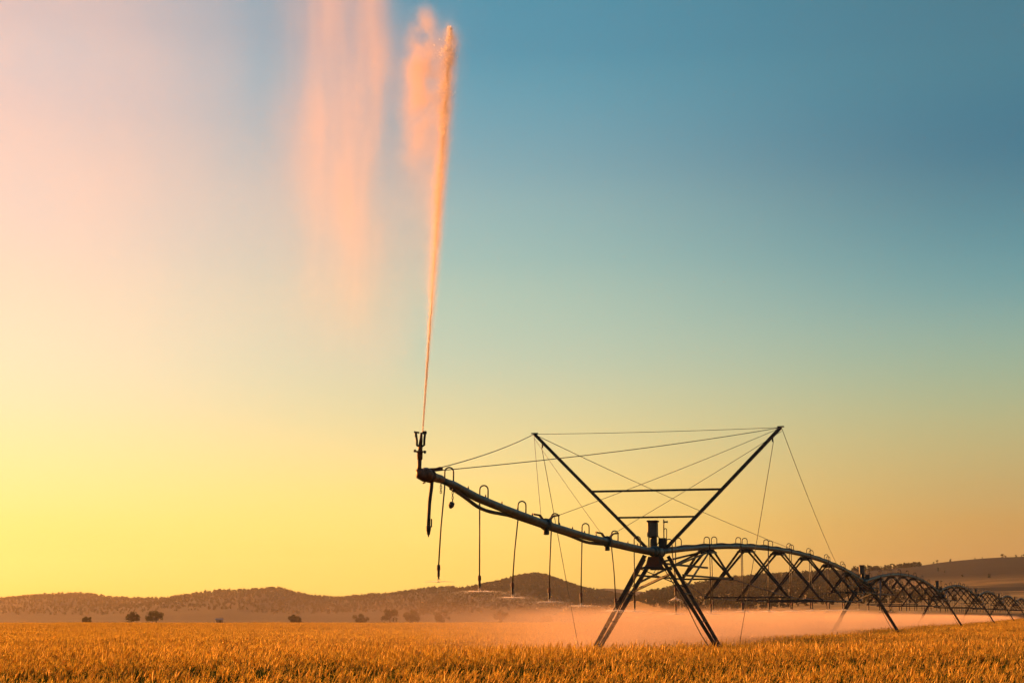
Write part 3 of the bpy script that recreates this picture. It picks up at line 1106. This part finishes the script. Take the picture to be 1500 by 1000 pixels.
# hanging drain hose
hp = [(.03, .35, zb - .06), (.02, .35, zb - .2), (-.01, .34, zb - .45), (-.02, .33, zb - .7), (-.02, .32, zb - .92)]
hz_ = MB().tube(hp, [.034, .034, .033, .032, .032], 10).build('drain_hose', 'rubber', gun, True)
MB().lathe((-.02, .32, zb - .88), [(0, .034), (-.02, .045), (-.08, .042), (-.1, .035), (-.15, .03), (-.16, .016), (-.2, .01)], 10).build('hose_end', 'dark_steel', hz_)
MB().bar((.035, .32, zb - .9), (.035, .32, zb - .76), .018, .02).bar((-.01, .32, zb - .89), (.04, .32, zb - .9), .02, .02).build('valve_handle', 'dark_steel', hz_)


def chain(x, y, z, n, weight):
    for k in range(n):
        ring = []
        for t in np.linspace(0, 2 * math.pi, 11)[:-1]:
            a, b = math.cos(t) * .016, math.sin(t) * .03
            ring.append((x + (a if k % 2 else 0), y + (0 if k % 2 else a), z - .045 * k + b))
        MB().tube(ring, .006, 5, closed=True).build('chain_link', 'dark_steel', gun)
    if weight:
        MB().lathe((x - .02, y, z - .045 * n - .03), [(.05, .02), (.03, .05), (-.02, .055), (-.06, .035), (-.08, .01)], 10, (.3, 0, 1)).build('drain_plug', 'box', gun)


chain(.13, .55, zb - .14, 4, False)
chain(.12, 1.25, zb - .2, 5, True)

# ------------------------------------------------------------------ trussed spans
NODE = {1: (0.76, 2.76), 2: (1.41, 2.27), 3: (1.57, 2.22), 4: (1.57, 2.22), 5: (1.41, 2.27), 6: (0.76, 2.76)}
STEP = SPAN / 7


def make_span():
    t = empty('pipe_span', base(0), -TH)
    ss = np.linspace(0.5, SPAN - 0.5, 60)
    MB().tube([(0, s, pipe_z_span(s)) for s in ss], 0.084, 14).build('pipe', 'steel', t, True)
    pts = []
    for s in np.linspace(0.5, SPAN - .5, 120):
        pts.append((0.05, s, pipe_z_span(s) + 0.085 + 0.012 * math.sin(s * 2.2)))
    MB().tube(pts, 0.022, 6).build('cable_bundle', 'rubber', t, True)
    for k in range(1, 7):
        s = STEP * k
        z = pipe_z_span(s)
        w, zn = NODE[k]
        dz = (pipe_z_span(s + .3) - pipe_z_span(s - .3)) / .6
        # saddle plate
        sp = MB()
        for sy_ in (-.5, .5):
            y = s + sy_
            zz = pipe_z_span(y) - .075
            sp._add([(-.24, y - .008, zz - .12), (.24, y - .008, zz - .12), (.13, y - .008, zz), (-.13, y - .008, zz), (-.24, y + .008, zz - .12), (.24, y + .008, zz - .12), (.13, y + .008, zz), (-.13, y + .008, zz)],
                    [(0, 1, 2, 3), (7, 6, 5, 4), (0, 4, 5, 1), (1, 5, 6, 2), (2, 6, 7, 3), (3, 7, 4, 0)])
        for sx_ in (-.2, .2):
            sp.bar((sx_, s - .5, pipe_z_span(s - .5) - .17), (sx_, s + .5, pipe_z_span(s + .5) - .17), .05, .05)
        sp.build('saddle', 'dark_steel', t)
        fs_ = s + (STEP * 0.5 if k < 6 else -STEP * .5)
        MB().lathe((0, s + 2.6, pipe_z_span(s + 2.6)), [(-.04, .09), (-.04, .125), (.04, .125), (.04, .09)], 14, (0, 1, 0)).build('flange', 'steel', t)
        for sd in (-1, 1):
            nd = Vector((sd * w, s, zn))
            for sy_ in (-.5, .5):
                a = Vector((sd * .16, s + sy_, pipe_z_span(s + sy_) - .16))
                MB().angle(a, nd, 0.066, 0.011, (0, 1, 0), sd).build('truss_leg', 'dark_steel', t)
            MB().box(nd, (0.13, 0.16, 0.09), 0.02).build('node_plate', 'dark_steel', t)
        MB().angle((-w, s, zn), (w, s, zn), 0.05, 0.009).build('spreader', 'dark_steel', t)
    for sd in (-1, 1):
        chain_ = [(0.62 * sd, 0.45, 2.75)] + [(NODE[k][0] * sd, STEP * k, NODE[k][1]) for k in range(1, 7)] + [(0.62 * sd, SPAN - .45, 2.75)]
        for a, b in zip(chain_[:-1], chain_[1:]):
            if a[1] < 1 or b[1] > SPAN - 1:
                MB().bar(a, b, 0.05, 0.05).build('truss_rod', 'dark_steel', t)
            else:
                MB().tube([a, b], 0.013, 6).build('truss_rod', 'dark_steel', t)
        # struts from first and last saddle down to the tower legs
        for s0, s1 in ((STEP - .4, .35), (SPAN - STEP + .4, SPAN - .35)):
            za = pipe_z_span(s0) - .15
            MB().angle((sd * .14, s0, za), (sd * .75, s1, 2.48), 0.06, 0.011).build('tower_strut', 'dark_steel', t)
            MB().angle((sd * .10, s0, za), (sd * 0.42, s1, 3.0), 0.055, 0.011).build('tower_strut', 'dark_steel', t)
    for s0, s1 in ((0.6, STEP), (SPAN - STEP, SPAN - .6)):
        MB().bar((0.02, s0, 3.07), (0.02, s1, 3.1), 0.055, 0.055).build('tie_bar', 'dark_steel', t)
    return t


span = make_span()
SLAB = ['nearest trussed pipe span arching from the first tower to the second',
        'second trussed pipe span arching from the second tower to the third',
        'third trussed pipe span arching from the third tower to the fourth',
        'fourth trussed pipe span, small, between the fourth and fifth towers',
        'fifth trussed pipe span, tiny, between the fifth and sixth towers',
        'sixth trussed pipe span running out past the right edge']
for i in range(6):
    o = span if i == 0 else copy_tree(span)
    o.location = base(SPAN * i)
    a, b = base(SPAN * i), base(SPAN * (i + 1))
    o.rotation_euler = (math.atan2(b.z - a.z, SPAN), 0, -TH)
    tag(o, SLAB[i], 'pipe span', 'trussed pipe spans')

# ------------------------------------------------------------------ sprinkler drops
def drop_parts(root, side, zp, zbot, tilt=(0, 0), detail=True):
    """gooseneck on the pipe, hose, weight and nozzle; origin on the ground under the pipe"""
    hgt, wid = 0.26, 0.17
    x0, x1 = -side * 0.02, side * (wid - .02)
    zt = zp + .06
    arc = [(x0, 0, zt)] + [(x0 + (x1 - x0) * (0.5 - 0.5 * math.cos(a)), 0, zt + hgt - wid / 2 + math.sin(a) * wid / 2) for a in np.linspace(0, math.pi, 9)]
    end = Vector((x1 + tilt[0], tilt[1], zbot + .26))
    g0 = Vector((x1, 0, zp - .05))
    mid = g0.lerp(end, 0.5) + Vector((tilt[0] * .12, 0, 0))
    if detail:
        MB().tube(arc + [tuple(g0)], 0.0145, 8).build('gooseneck', 'hose', root, True)
        MB().tube([g0, mid, end], 0.0145, 8).build('hose', 'hose', root, True)
        MB().lathe(end, [(.03, .016), (.02, .03), (-.06, .034), (-.07, .026), (-.08, .026)], 10).build('coupling', 'rust', root)
        w = MB().lathe(end - Vector((0, 0, .08)), [(0, .024), (-.1, .026), (-.11, .016), (-.14, .016)], 10).build('weight', 'rubber', root)
        nz_ = MB().lathe(end - Vector((0, 0, .22)), [(0, .014), (-.01, .02), (-.015, .01)], 8)
        for k in range(3):
            a = k * 2.09
            nz_.tube([end + Vector((math.cos(a) * .02, math.sin(a) * .02, -.22)), end + Vector((math.cos(a) * .026, math.sin(a) * .026, -.25)), end + Vector((math.cos(a) * .018, math.sin(a) * .018, -.285))], .005, 5)
        nz_.lathe(end - Vector((0, 0, .28)), [(0, .03), (-.008, .03), (-.012, .012)], 10)
        nz_.build('nozzle', 'plastic_white', root)
    else:
        MB().tube(arc + [tuple(g0), tuple(mid), tuple(end)], 0.017, 5).build('hose', 'hose', root)
        MB().lathe(end, [(.03, .016), (.02, .034), (-.18, .034), (-.19, .014), (-.28, .014), (-.285, .03), (-.295, .02)], 7).build('weight', 'rubber', root)
    return end - Vector((0, 0, .285))


M['spray'], q = new_mat('water_droplets')
df = q.n('ShaderNodeBsdfDiffuse')
df.inputs[0].default_value = (0.85, 0.85, 0.85, 1)
tl = q.n('ShaderNodeBsdfTranslucent')
tl.inputs[0].default_value = (0.9, 0.9, 0.9, 1)
m1 = q.n('ShaderNodeMixShader')
m1.inputs[0].default_value = 0.55
q.l.new(df.outputs[0], m1.inputs[1])
q.l.new(tl.outputs[0], m1.inputs[2])
trn = q.n('ShaderNodeBsdfTransparent')
m2 = q.n('ShaderNodeMixShader')
m2.inputs[0].default_value = 0.3
q.l.new(trn.outputs[0], m2.inputs[1])
q.l.new(m1.outputs[0], m2.inputs[2])
oo = q.n('ShaderNodeOutputMaterial')
q.l.new(m2.outputs[0], oo.inputs[0])


def spray_mesh(seed, rad, fall, n=70, rise=0.03, throw=0.0, drops=0):
    """fine streams leaving a spray plate and the drops they break into"""
    r = random.Random(seed)
    mb = MB()
    for k in range(n):
        a = 2 * math.pi * k / n + r.uniform(-.04, .04)
        Lr = rad * r.uniform(0.45, 1.0)
        pts, rr = [], []
        for t in np.linspace(0, 1, 5):
            pts.append((math.cos(a) * (Lr * t + .02), math.sin(a) * (Lr * t + .02), rise * math.sin(t * 2.0) - fall * t * t * (Lr / rad) ** 2))
            rr.append(0.0022)
        rr[-1] = 0.0006
        mb.tube(pts, rr, 3, cap=False)
    for k in range(drops):
        a = r.uniform(0, 2 * math.pi)
        t = r.random() ** 0.8
        q_ = throw * r.uniform(0.55, 1.0)
        p = Vector((math.cos(a) * q_ * t - 0.5 * t * t, math.sin(a) * q_ * t, 0.10 * math.sin(t * 2.6) - 1.35 * t * t * r.uniform(0.6, 1.1)))
        s = r.uniform(.002, .0055)
        mb._add([p + Vector((s, 0, 0)), p + Vector((0, s, 0)), p + Vector((-s, -s, 0)), p + Vector((0, 0, s * 2.2))], [(0, 1, 3), (1, 2, 3), (2, 0, 3), (2, 1, 0)])
    return mb


spray_data = [spray_mesh(50 + i, 0.30, 0.03, 46, 0.02, 2.3, 2200).build('sprinkler_spray', M['spray']) for i in range(2)]
bowl = spray_mesh(60, 0.24, 0.13, 60, -0.01, 0.3, 60).build('sprinkler_spray', M['spray'])
flat = spray_mesh(61, 0.30, 0.012, 70, 0.012, 1.2, 250).build('sprinkler_spray', M['spray'])
spray_meshes = [o.data for o in spray_data] + [bowl.data, flat.data]
for o in spray_data + [bowl, flat]:
    bpy.data.objects.remove(o)


def add_spray(world_p, idx, label):
    o = bpy.data.objects.new('sprinkler_spray', spray_meshes[idx])
    o.location = world_p
    o.rotation_euler = (0, 0, rnd.uniform(0, 6))
    col.objects.link(o)
    tag(o, label, 'water spray', 'sprays of the drop nozzles')
    return o


OVER_DROPS = [(-17.55, (-0.11, 0)), (-15.4, (0, 0)), (-12.75, (-.12, 0)), (-10.15, (-.05, 0)), (-7.45, (-.03, 0)), (-4.55, (.10, 0)), (-2.05, (0, 0))]
OVER_Z = [2.28, 2.13, 2.04, 1.97, 1.90, 1.80, 1.80]
for i, (s, tilt) in enumerate(OVER_DROPS):
    p = base(s)
    root = empty('sprinkler_drop', p, -TH)
    tag(root, '%s hanging sprinkler drop from the end gun on the overhang' % ORD[i], 'sprinkler drop', 'sprinkler drops along the pipe')
    e = drop_parts(root, -1, pipe_z_over(s), OVER_Z[i], tilt)
    wp = p + V * e.x + U * e.y + Vector((0, 0, e.z))
    add_spray(wp, 3 if i == 0 else i % 2, ['thin flat disc of spray at the first drop near the end gun', ''][0] if i == 0 else 'fan of spray at the %s overhang drop from the end gun' % ORD[i])
SPAN_DROPS = [(3.2, -1), (6.8, 1), (8.7, -1), (12.3, 1), (14.3, -1), (18.0, 1), (19.8, -1), (23.5, 1), (25.0, -1), (28.9, 1), (30.6, -1), (34.4, 1), (36.0, -1), (40.0, 1), (41.6, -1), (45.6, 1)]
SPN = ['nearest', 'second', 'third', 'fourth', 'fifth', 'sixth']
for k in range(5):
    for i, (s, sd) in enumerate(SPAN_DROPS):
        if k == 4 and i > 9:
            continue
        S = s + SPAN * k
        p = base(S)
        root = empty('sprinkler_drop', p, -TH)
        tag(root, '%s sprinkler drop past the %s tower' % (ORD[i], SPN[k]), 'sprinkler drop', 'sprinkler drops along the pipe')
        zb_ = (1.74 if i < 2 else 1.8 + 0.01 * i) if k == 0 else 1.88
        e = drop_parts(root, sd, pipe_z_span(s), zb_, (0.02 * math.sin(S * 3.1), 0), k < 2)
        if k == 0:
            wp = p + V * e.x + U * e.y + Vector((0, 0, e.z))
            add_spray(wp, i % 2, 'fan of spray at the %s drop past the nearest tower' % ORD[i])
# short drop beside the nearest tower, with its own bowl of spray
p = base(1.3)
root = empty('sprinkler_drop', p, -TH)
tag(root, 'short sprinkler drop hanging between the legs of the nearest tower', 'sprinkler drop', 'sprinkler drops along the pipe')
e = drop_parts(root, 1, pipe_z_span(1.3), 2.15, (0.08, 0))
add_spray(p + V * e.x + U * e.y + Vector((0, 0, e.z + .02)), 2, 'pale bowl of spray hanging between the nearest tower legs')

# ------------------------------------------------------------------ water jet of the end gun
jet0 = mpos(GS, -.03, zb + 0.74)
jet_end = Vector((-0.813, 25.0, 9.337))
A = (jet_end - jet0)
JL = A.length
A.normalize()
Lx = Vector((-1, 0, 0))
Lx = (Lx - A * Lx.dot(A)).normalized()
Nz = A.cross(Lx).normalized()
jm = Matrix(((A.x, Lx.x, Nz.x, jet0.x), (A.y, Lx.y, Nz.y, jet0.y), (A.z, Lx.z, Nz.z, jet0.z), (0, 0, 0, 1)))

M['jet'], q = new_mat('jet_water')
df = q.n('ShaderNodeBsdfDiffuse')
df.inputs[0].default_value = (0.82, 0.82, 0.82, 1)
tl = q.n('ShaderNodeBsdfTranslucent')
tl.inputs[0].default_value = (0.9, 0.88, 0.85, 1)
gl = q.n('ShaderNodeBsdfGlossy')
gl.inputs['Roughness'].default_value = 0.35
m1 = q.n('ShaderNodeMixShader')
m1.inputs[0].default_value = 0.65
q.l.new(df.outputs[0], m1.inputs[1])
q.l.new(tl.outputs[0], m1.inputs[2])
m3 = q.n('ShaderNodeMixShader')
m3.inputs[0].default_value = 0.08
q.l.new(m1.outputs[0], m3.inputs[1])
q.l.new(gl.outputs[0], m3.inputs[2])
oo = q.n('ShaderNodeOutputMaterial')
q.l.new(m3.outputs[0], oo.inputs[0])

jb = MB()
r = random.Random(77)
# solid core that breaks into ragged ropes
n = 110
pts, rad = [], []
for i in range(n):
    t = i / (n - 1)
    x = t * JL * 0.42
    t *= 0.42
    wob = 0.010 * t * math.sin(x * 9.0 + 1.3) + 0.012 * t * math.sin(x * 23.0)
    pts.append((x, wob, 0.012 * t * math.sin(x * 14)))
    w = 0.013 + 0.030 * t ** 1.1
    w *= 1 + (0.1 + 0.45 * t) * (0.5 * math.sin(x * 31 + math.sin(x * 7) * 3) + 0.5 * math.sin(x * 57 + 2)) * min(1, t * 3)
    rad.append(max(0.006, w * min(1, (0.42 - t) / 0.25 + 0.15)))
jb.tube(pts, rad, 9)
for i in range(9000):
    t = r.random() ** 0.7
    x = t * JL
    clump = 0.55 + 0.45 * math.sin(x * 6.3 + 2.0 * math.sin(x * 2.1)) * t
    w = (0.010 + 0.052 * t ** 1.15) * clump * (1.0 if t < 0.95 else max(0.45, (1.03 - t) / 0.08))
    y = r.gauss(0, w * 0.8) + (abs(r.gauss(0, w * 1.3)) if r.random() < 0.25 else 0)
    z = r.gauss(0, w * 0.8)
    s = r.uniform(0.003, 0.0085) * (0.5 + 1.0 * t)
    c = Vector((x, y, z))
    e1 = Vector((r.gauss(0, 1.2), r.gauss(0, 1), r.gauss(0, 1))).normalized()
    e2 = e1.orthogonal().normalized()
    jb._add([c + e1 * s * r.uniform(0.8, 1.8), c - e1 * s * 0.6 + e2 * s, c - e1 * s * 0.6 - e2 * s], [(0, 1, 2)])
jet = jb.build('water_jet', M['jet'])
jet.matrix_world = jm
tag(jet, 'tall orange-lit water jet shooting up from the end gun', 'water jet', kind='stuff')


# ------------------------------------------------------------------ drifting spray as real volumes
def volume_box(name, lo, hi, mat, matrix, label, cat):
    mb = MB().box([(a + b) / 2 for a, b in zip(lo, hi)], [b - a for a, b in zip(lo, hi)])
    o = mb.build(name, mat)
    o.matrix_world = matrix
    tag(o, label, cat, kind='stuff')
    return o


def volume_mat(name, dens_fn, aniso, color=(1, 1, 1, 1), step=1.0):
    m, q = new_mat(name)
    tcn = q.n('ShaderNodeTexCoord')
    d = dens_fn(q, tcn.outputs['Object'])
    sc = q.n('ShaderNodeVolumePrincipled')
    sc.inputs['Color'].default_value = color
    sc.inputs['Anisotropy'].default_value = aniso
    q.put(sc.inputs['Density'], d)
    o = q.n('ShaderNodeOutputMaterial')
    q.l.new(sc.outputs[0], o.inputs['Volume'])
    m.cycles.volume_step_rate = step
    return m


def jet_mist(q, v):
    x, y, z = q.sep(v)
    r2 = q.add(q.mul(y, y), q.mul(z, z))
    # sheath round the jet, wider with length and drawn out to the left
    w = q.add(0.02, q.mul(x, 0.011))
    lumps = q.noise(v, 2.6, 2.0, 0.6)
    sheath = q.m('EXPONENT', q.mul(-1.0, q.m('DIVIDE', r2, q.mul(w, w))))
    sheath = q.mul(sheath, q.ss(x, 1.2, 4.0), q.ss(x, JL + .15, JL - 0.5), q.add(0.2, q.mul(lumps, 1.6)), 1.4)
    yl = q.m('MAXIMUM', y, 0.0)
    wl = q.add(0.05, q.mul(x, 0.032))
    drift = q.m('EXPONENT', q.mul(-1.0, q.add(q.m('DIVIDE', yl, wl), q.mul(q.m('MINIMUM', y, 0.0), q.m('MINIMUM', y, 0.0), 200.0), q.m('DIVIDE', q.mul(z, z), q.mul(wl, wl)))))
    drift = q.mul(drift, q.ss(x, 2.5, 6.0), q.ss(x, JL + .1, JL - 1.2), q.add(0.1, q.mul(lumps, 1.5)), 1.0)
    # separate puff left of the jet's head
    sx2, sy2, sz2 = q.m('SUBTRACT', x, JL + 0.05), q.m('SUBTRACT', y, 0.36), z
    puffw = q.m('SUBTRACT', 0.20, q.mul(q.ss(sx2, -1.2, 0.3), 0.07))
    puff = q.m('EXPONENT', q.mul(-1.0, q.m('DIVIDE', q.add(q.mul(sy2, sy2), q.mul(sz2, sz2)), q.mul(puffw, puffw))))
    puff = q.mul(puff, q.ss(sx2, 0.35, 0.0), q.ss(sx2, -4.0, -0.3), q.ss(q.noise(v, 3.2, 3.0, .55), 0.34, 0.6), 3.2)
    # curtains of older spray farther left
    warp = q.noise(v, 0.55, 1.0, .55)
    yw = q.add(y, q.mul(q.m('SUBTRACT', warp, 0.5), 0.7))
    streak = q.noise(q.scale(v, (0.18, 1.7, 0.8)), 1.0, 2.0, 0.55)
    soft = q.noise(q.scale(v, (0.5, 0.9, 0.9)), 1.0, 2.0, 0.5)
    c1 = q.mul(q.ss(yw, 0.62, 1.1), q.ss(yw, 2.6, 0.95), q.ss(x, 1.0, 10.0))
    c1 = q.mul(c1, q.add(0.15, q.mul(q.ss(streak, 0.34, 0.68), 0.85)), q.add(0.45, q.mul(soft, 1.0)), 0.5)
    c3 = q.mul(q.ss(y, 0.0, 0.7), q.ss(yw, 4.0, 1.2), q.ss(x, 1.2, 4.5), q.ss(x, 10.5, 6.0), q.add(0.3, soft), 0.11)
    c2 = q.mul(q.ss(yw, 1.6, 4.6), q.ss(x, 0.3, 8.0), q.ss(y, 9.0, 7.0), q.add(0.35, q.mul(soft, 1.0)), 0.12)
    slab = q.m('EXPONENT', q.mul(-2.2, q.mul(z, z)))
    return q.add(sheath, drift, puff, q.mul(q.add(c1, c2, c3), slab, q.ss(x, 17.0, 15.0)))


jmist = volume_mat('jet_mist', jet_mist, 0.3, (0.92, 0.76, 0.64, 1), step=0.2)  # white spray tinted warm: sunset light put into the volume's colour
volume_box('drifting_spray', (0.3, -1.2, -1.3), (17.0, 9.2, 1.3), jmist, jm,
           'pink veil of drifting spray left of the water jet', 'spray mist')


def jet_core(q, v):
    x, y, z = q.sep(v)
    n1 = q.noise(q.scale(v, (1.0, 2.2, 2.2)), 3.2, 3.0, 0.6)
    n2 = q.noise(q.scale(v, (0.6, 1.0, 1.0)), 9.0, 3.0, 0.65)
    yy = q.add(y, q.mul(q.m('SUBTRACT', n1, 0.5), q.mul(x, 0.009)))
    r2 = q.add(q.mul(yy, yy), q.mul(z, z))
    w = q.mul(q.add(0.010, q.mul(x, 0.0066)), q.add(0.45, q.mul(n2, 1.2)), q.add(0.7, q.mul(q.ss(x, JL + .05, JL - 0.4), 0.3)))
    d = q.m('EXPONENT', q.mul(-1.0, q.m('DIVIDE', r2, q.mul(w, w))))
    head = q.ss(q.add(x, q.mul(n1, 0.5)), JL + 0.35, JL + 0.05)
    return q.mul(d, head, q.ss(n2, 0.30, 0.62), 6.0)


jcore = volume_mat('jet_core', jet_core, 0.0, (0.99, 0.86, 0.70, 1), step=0.05)  # orange of the low sun mixed into the water's own colour
volume_box('jet_spray', (0.02, -0.3, -0.3), (JL + 0.5, 0.3, 0.3), jcore, jm,
           'dense orange core of the water jet above the end gun', 'water jet')


def field_mist(q, v):
    x, y, z = q.sep(v)        # across, along, up
    top = q.add(1.93, q.mul(q.m('MAXIMUM', q.mul(y, -1.0), 0.0), 0.018))
    big = q.noise(q.scale(v, (0.14, 0.30, 0.45)), 1.0, 2.0, 0.55)
    cone = q.m('ABSOLUTE', q.m('SINE', q.add(q.mul(y, 0.62), q.mul(x, 0.25))))
    fine_ = q.noise(q.scale(v, (0.8, 0.8, 1.4)), 1.0, 2.0, 0.6)
    rel = q.m('SUBTRACT', z, q.add(top, q.mul(q.m('SUBTRACT', big, 0.5), 0.75), q.mul(q.m('SUBTRACT', cone, 0.6), 0.16)))
    fz = q.ss(rel, 0.06, -0.42)
    near = q.ss(x, 0.75, -0.9)
    far_ = q.ss(x, -7.5, -2.0)
    # thin under the overhang, thick from the tower on
    along = q.add(0.11, q.mul(q.ss(y, -6.0, 4.0), 0.89))
    start = q.ss(y, -20.0, -13.5)
    far_end = q.ss(y, 300.0, 180.0)
    tex = q.m('MAXIMUM', q.add(-0.35, q.mul(big, 1.9), q.mul(fine_, 0.7), q.mul(cone, 0.2)), 0.05)
    aloft = q.m('MAXIMUM', q.ss(z, 0.9, 1.7), q.ss(y, -5.0, 3.0))     # only drifting aloft below the overhang
    return q.mul(fz, near, far_, along, start, far_end, tex, q.add(0.08, q.mul(aloft, 0.92)), 0.13)


fm = volume_mat('field_mist', field_mist, 0.1, (0.80, 0.63, 0.47, 1), step=0.07)  # sunset warmth painted into the mist's albedo; droplets themselves are white
mm = Matrix.Translation(Vector((T1.x, T1.y, 0))) @ Matrix.Rotation(-TH, 4, 'Z')
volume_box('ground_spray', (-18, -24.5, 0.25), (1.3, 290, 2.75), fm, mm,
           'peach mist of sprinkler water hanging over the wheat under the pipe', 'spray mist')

# ------------------------------------------------------------------ evening haze
mhz, q = new_mat('evening_haze')
pv = q.n('ShaderNodeVolumePrincipled')
pv.inputs['Color'].default_value = (0.97, 0.81, 0.64, 1)  # evening sunlight's orange tinted into the haze colour
pv.inputs['Density'].default_value = 0.0001
pv.inputs['Anisotropy'].default_value = 0.82
oo = q.n('ShaderNodeOutputMaterial')
q.l.new(pv.outputs[0], oo.inputs['Volume'])
hz_o = MB().box((0, 2150, 74), (10200, 5900, 152)).build('haze', mhz)
tag(hz_o, kind='stuff')
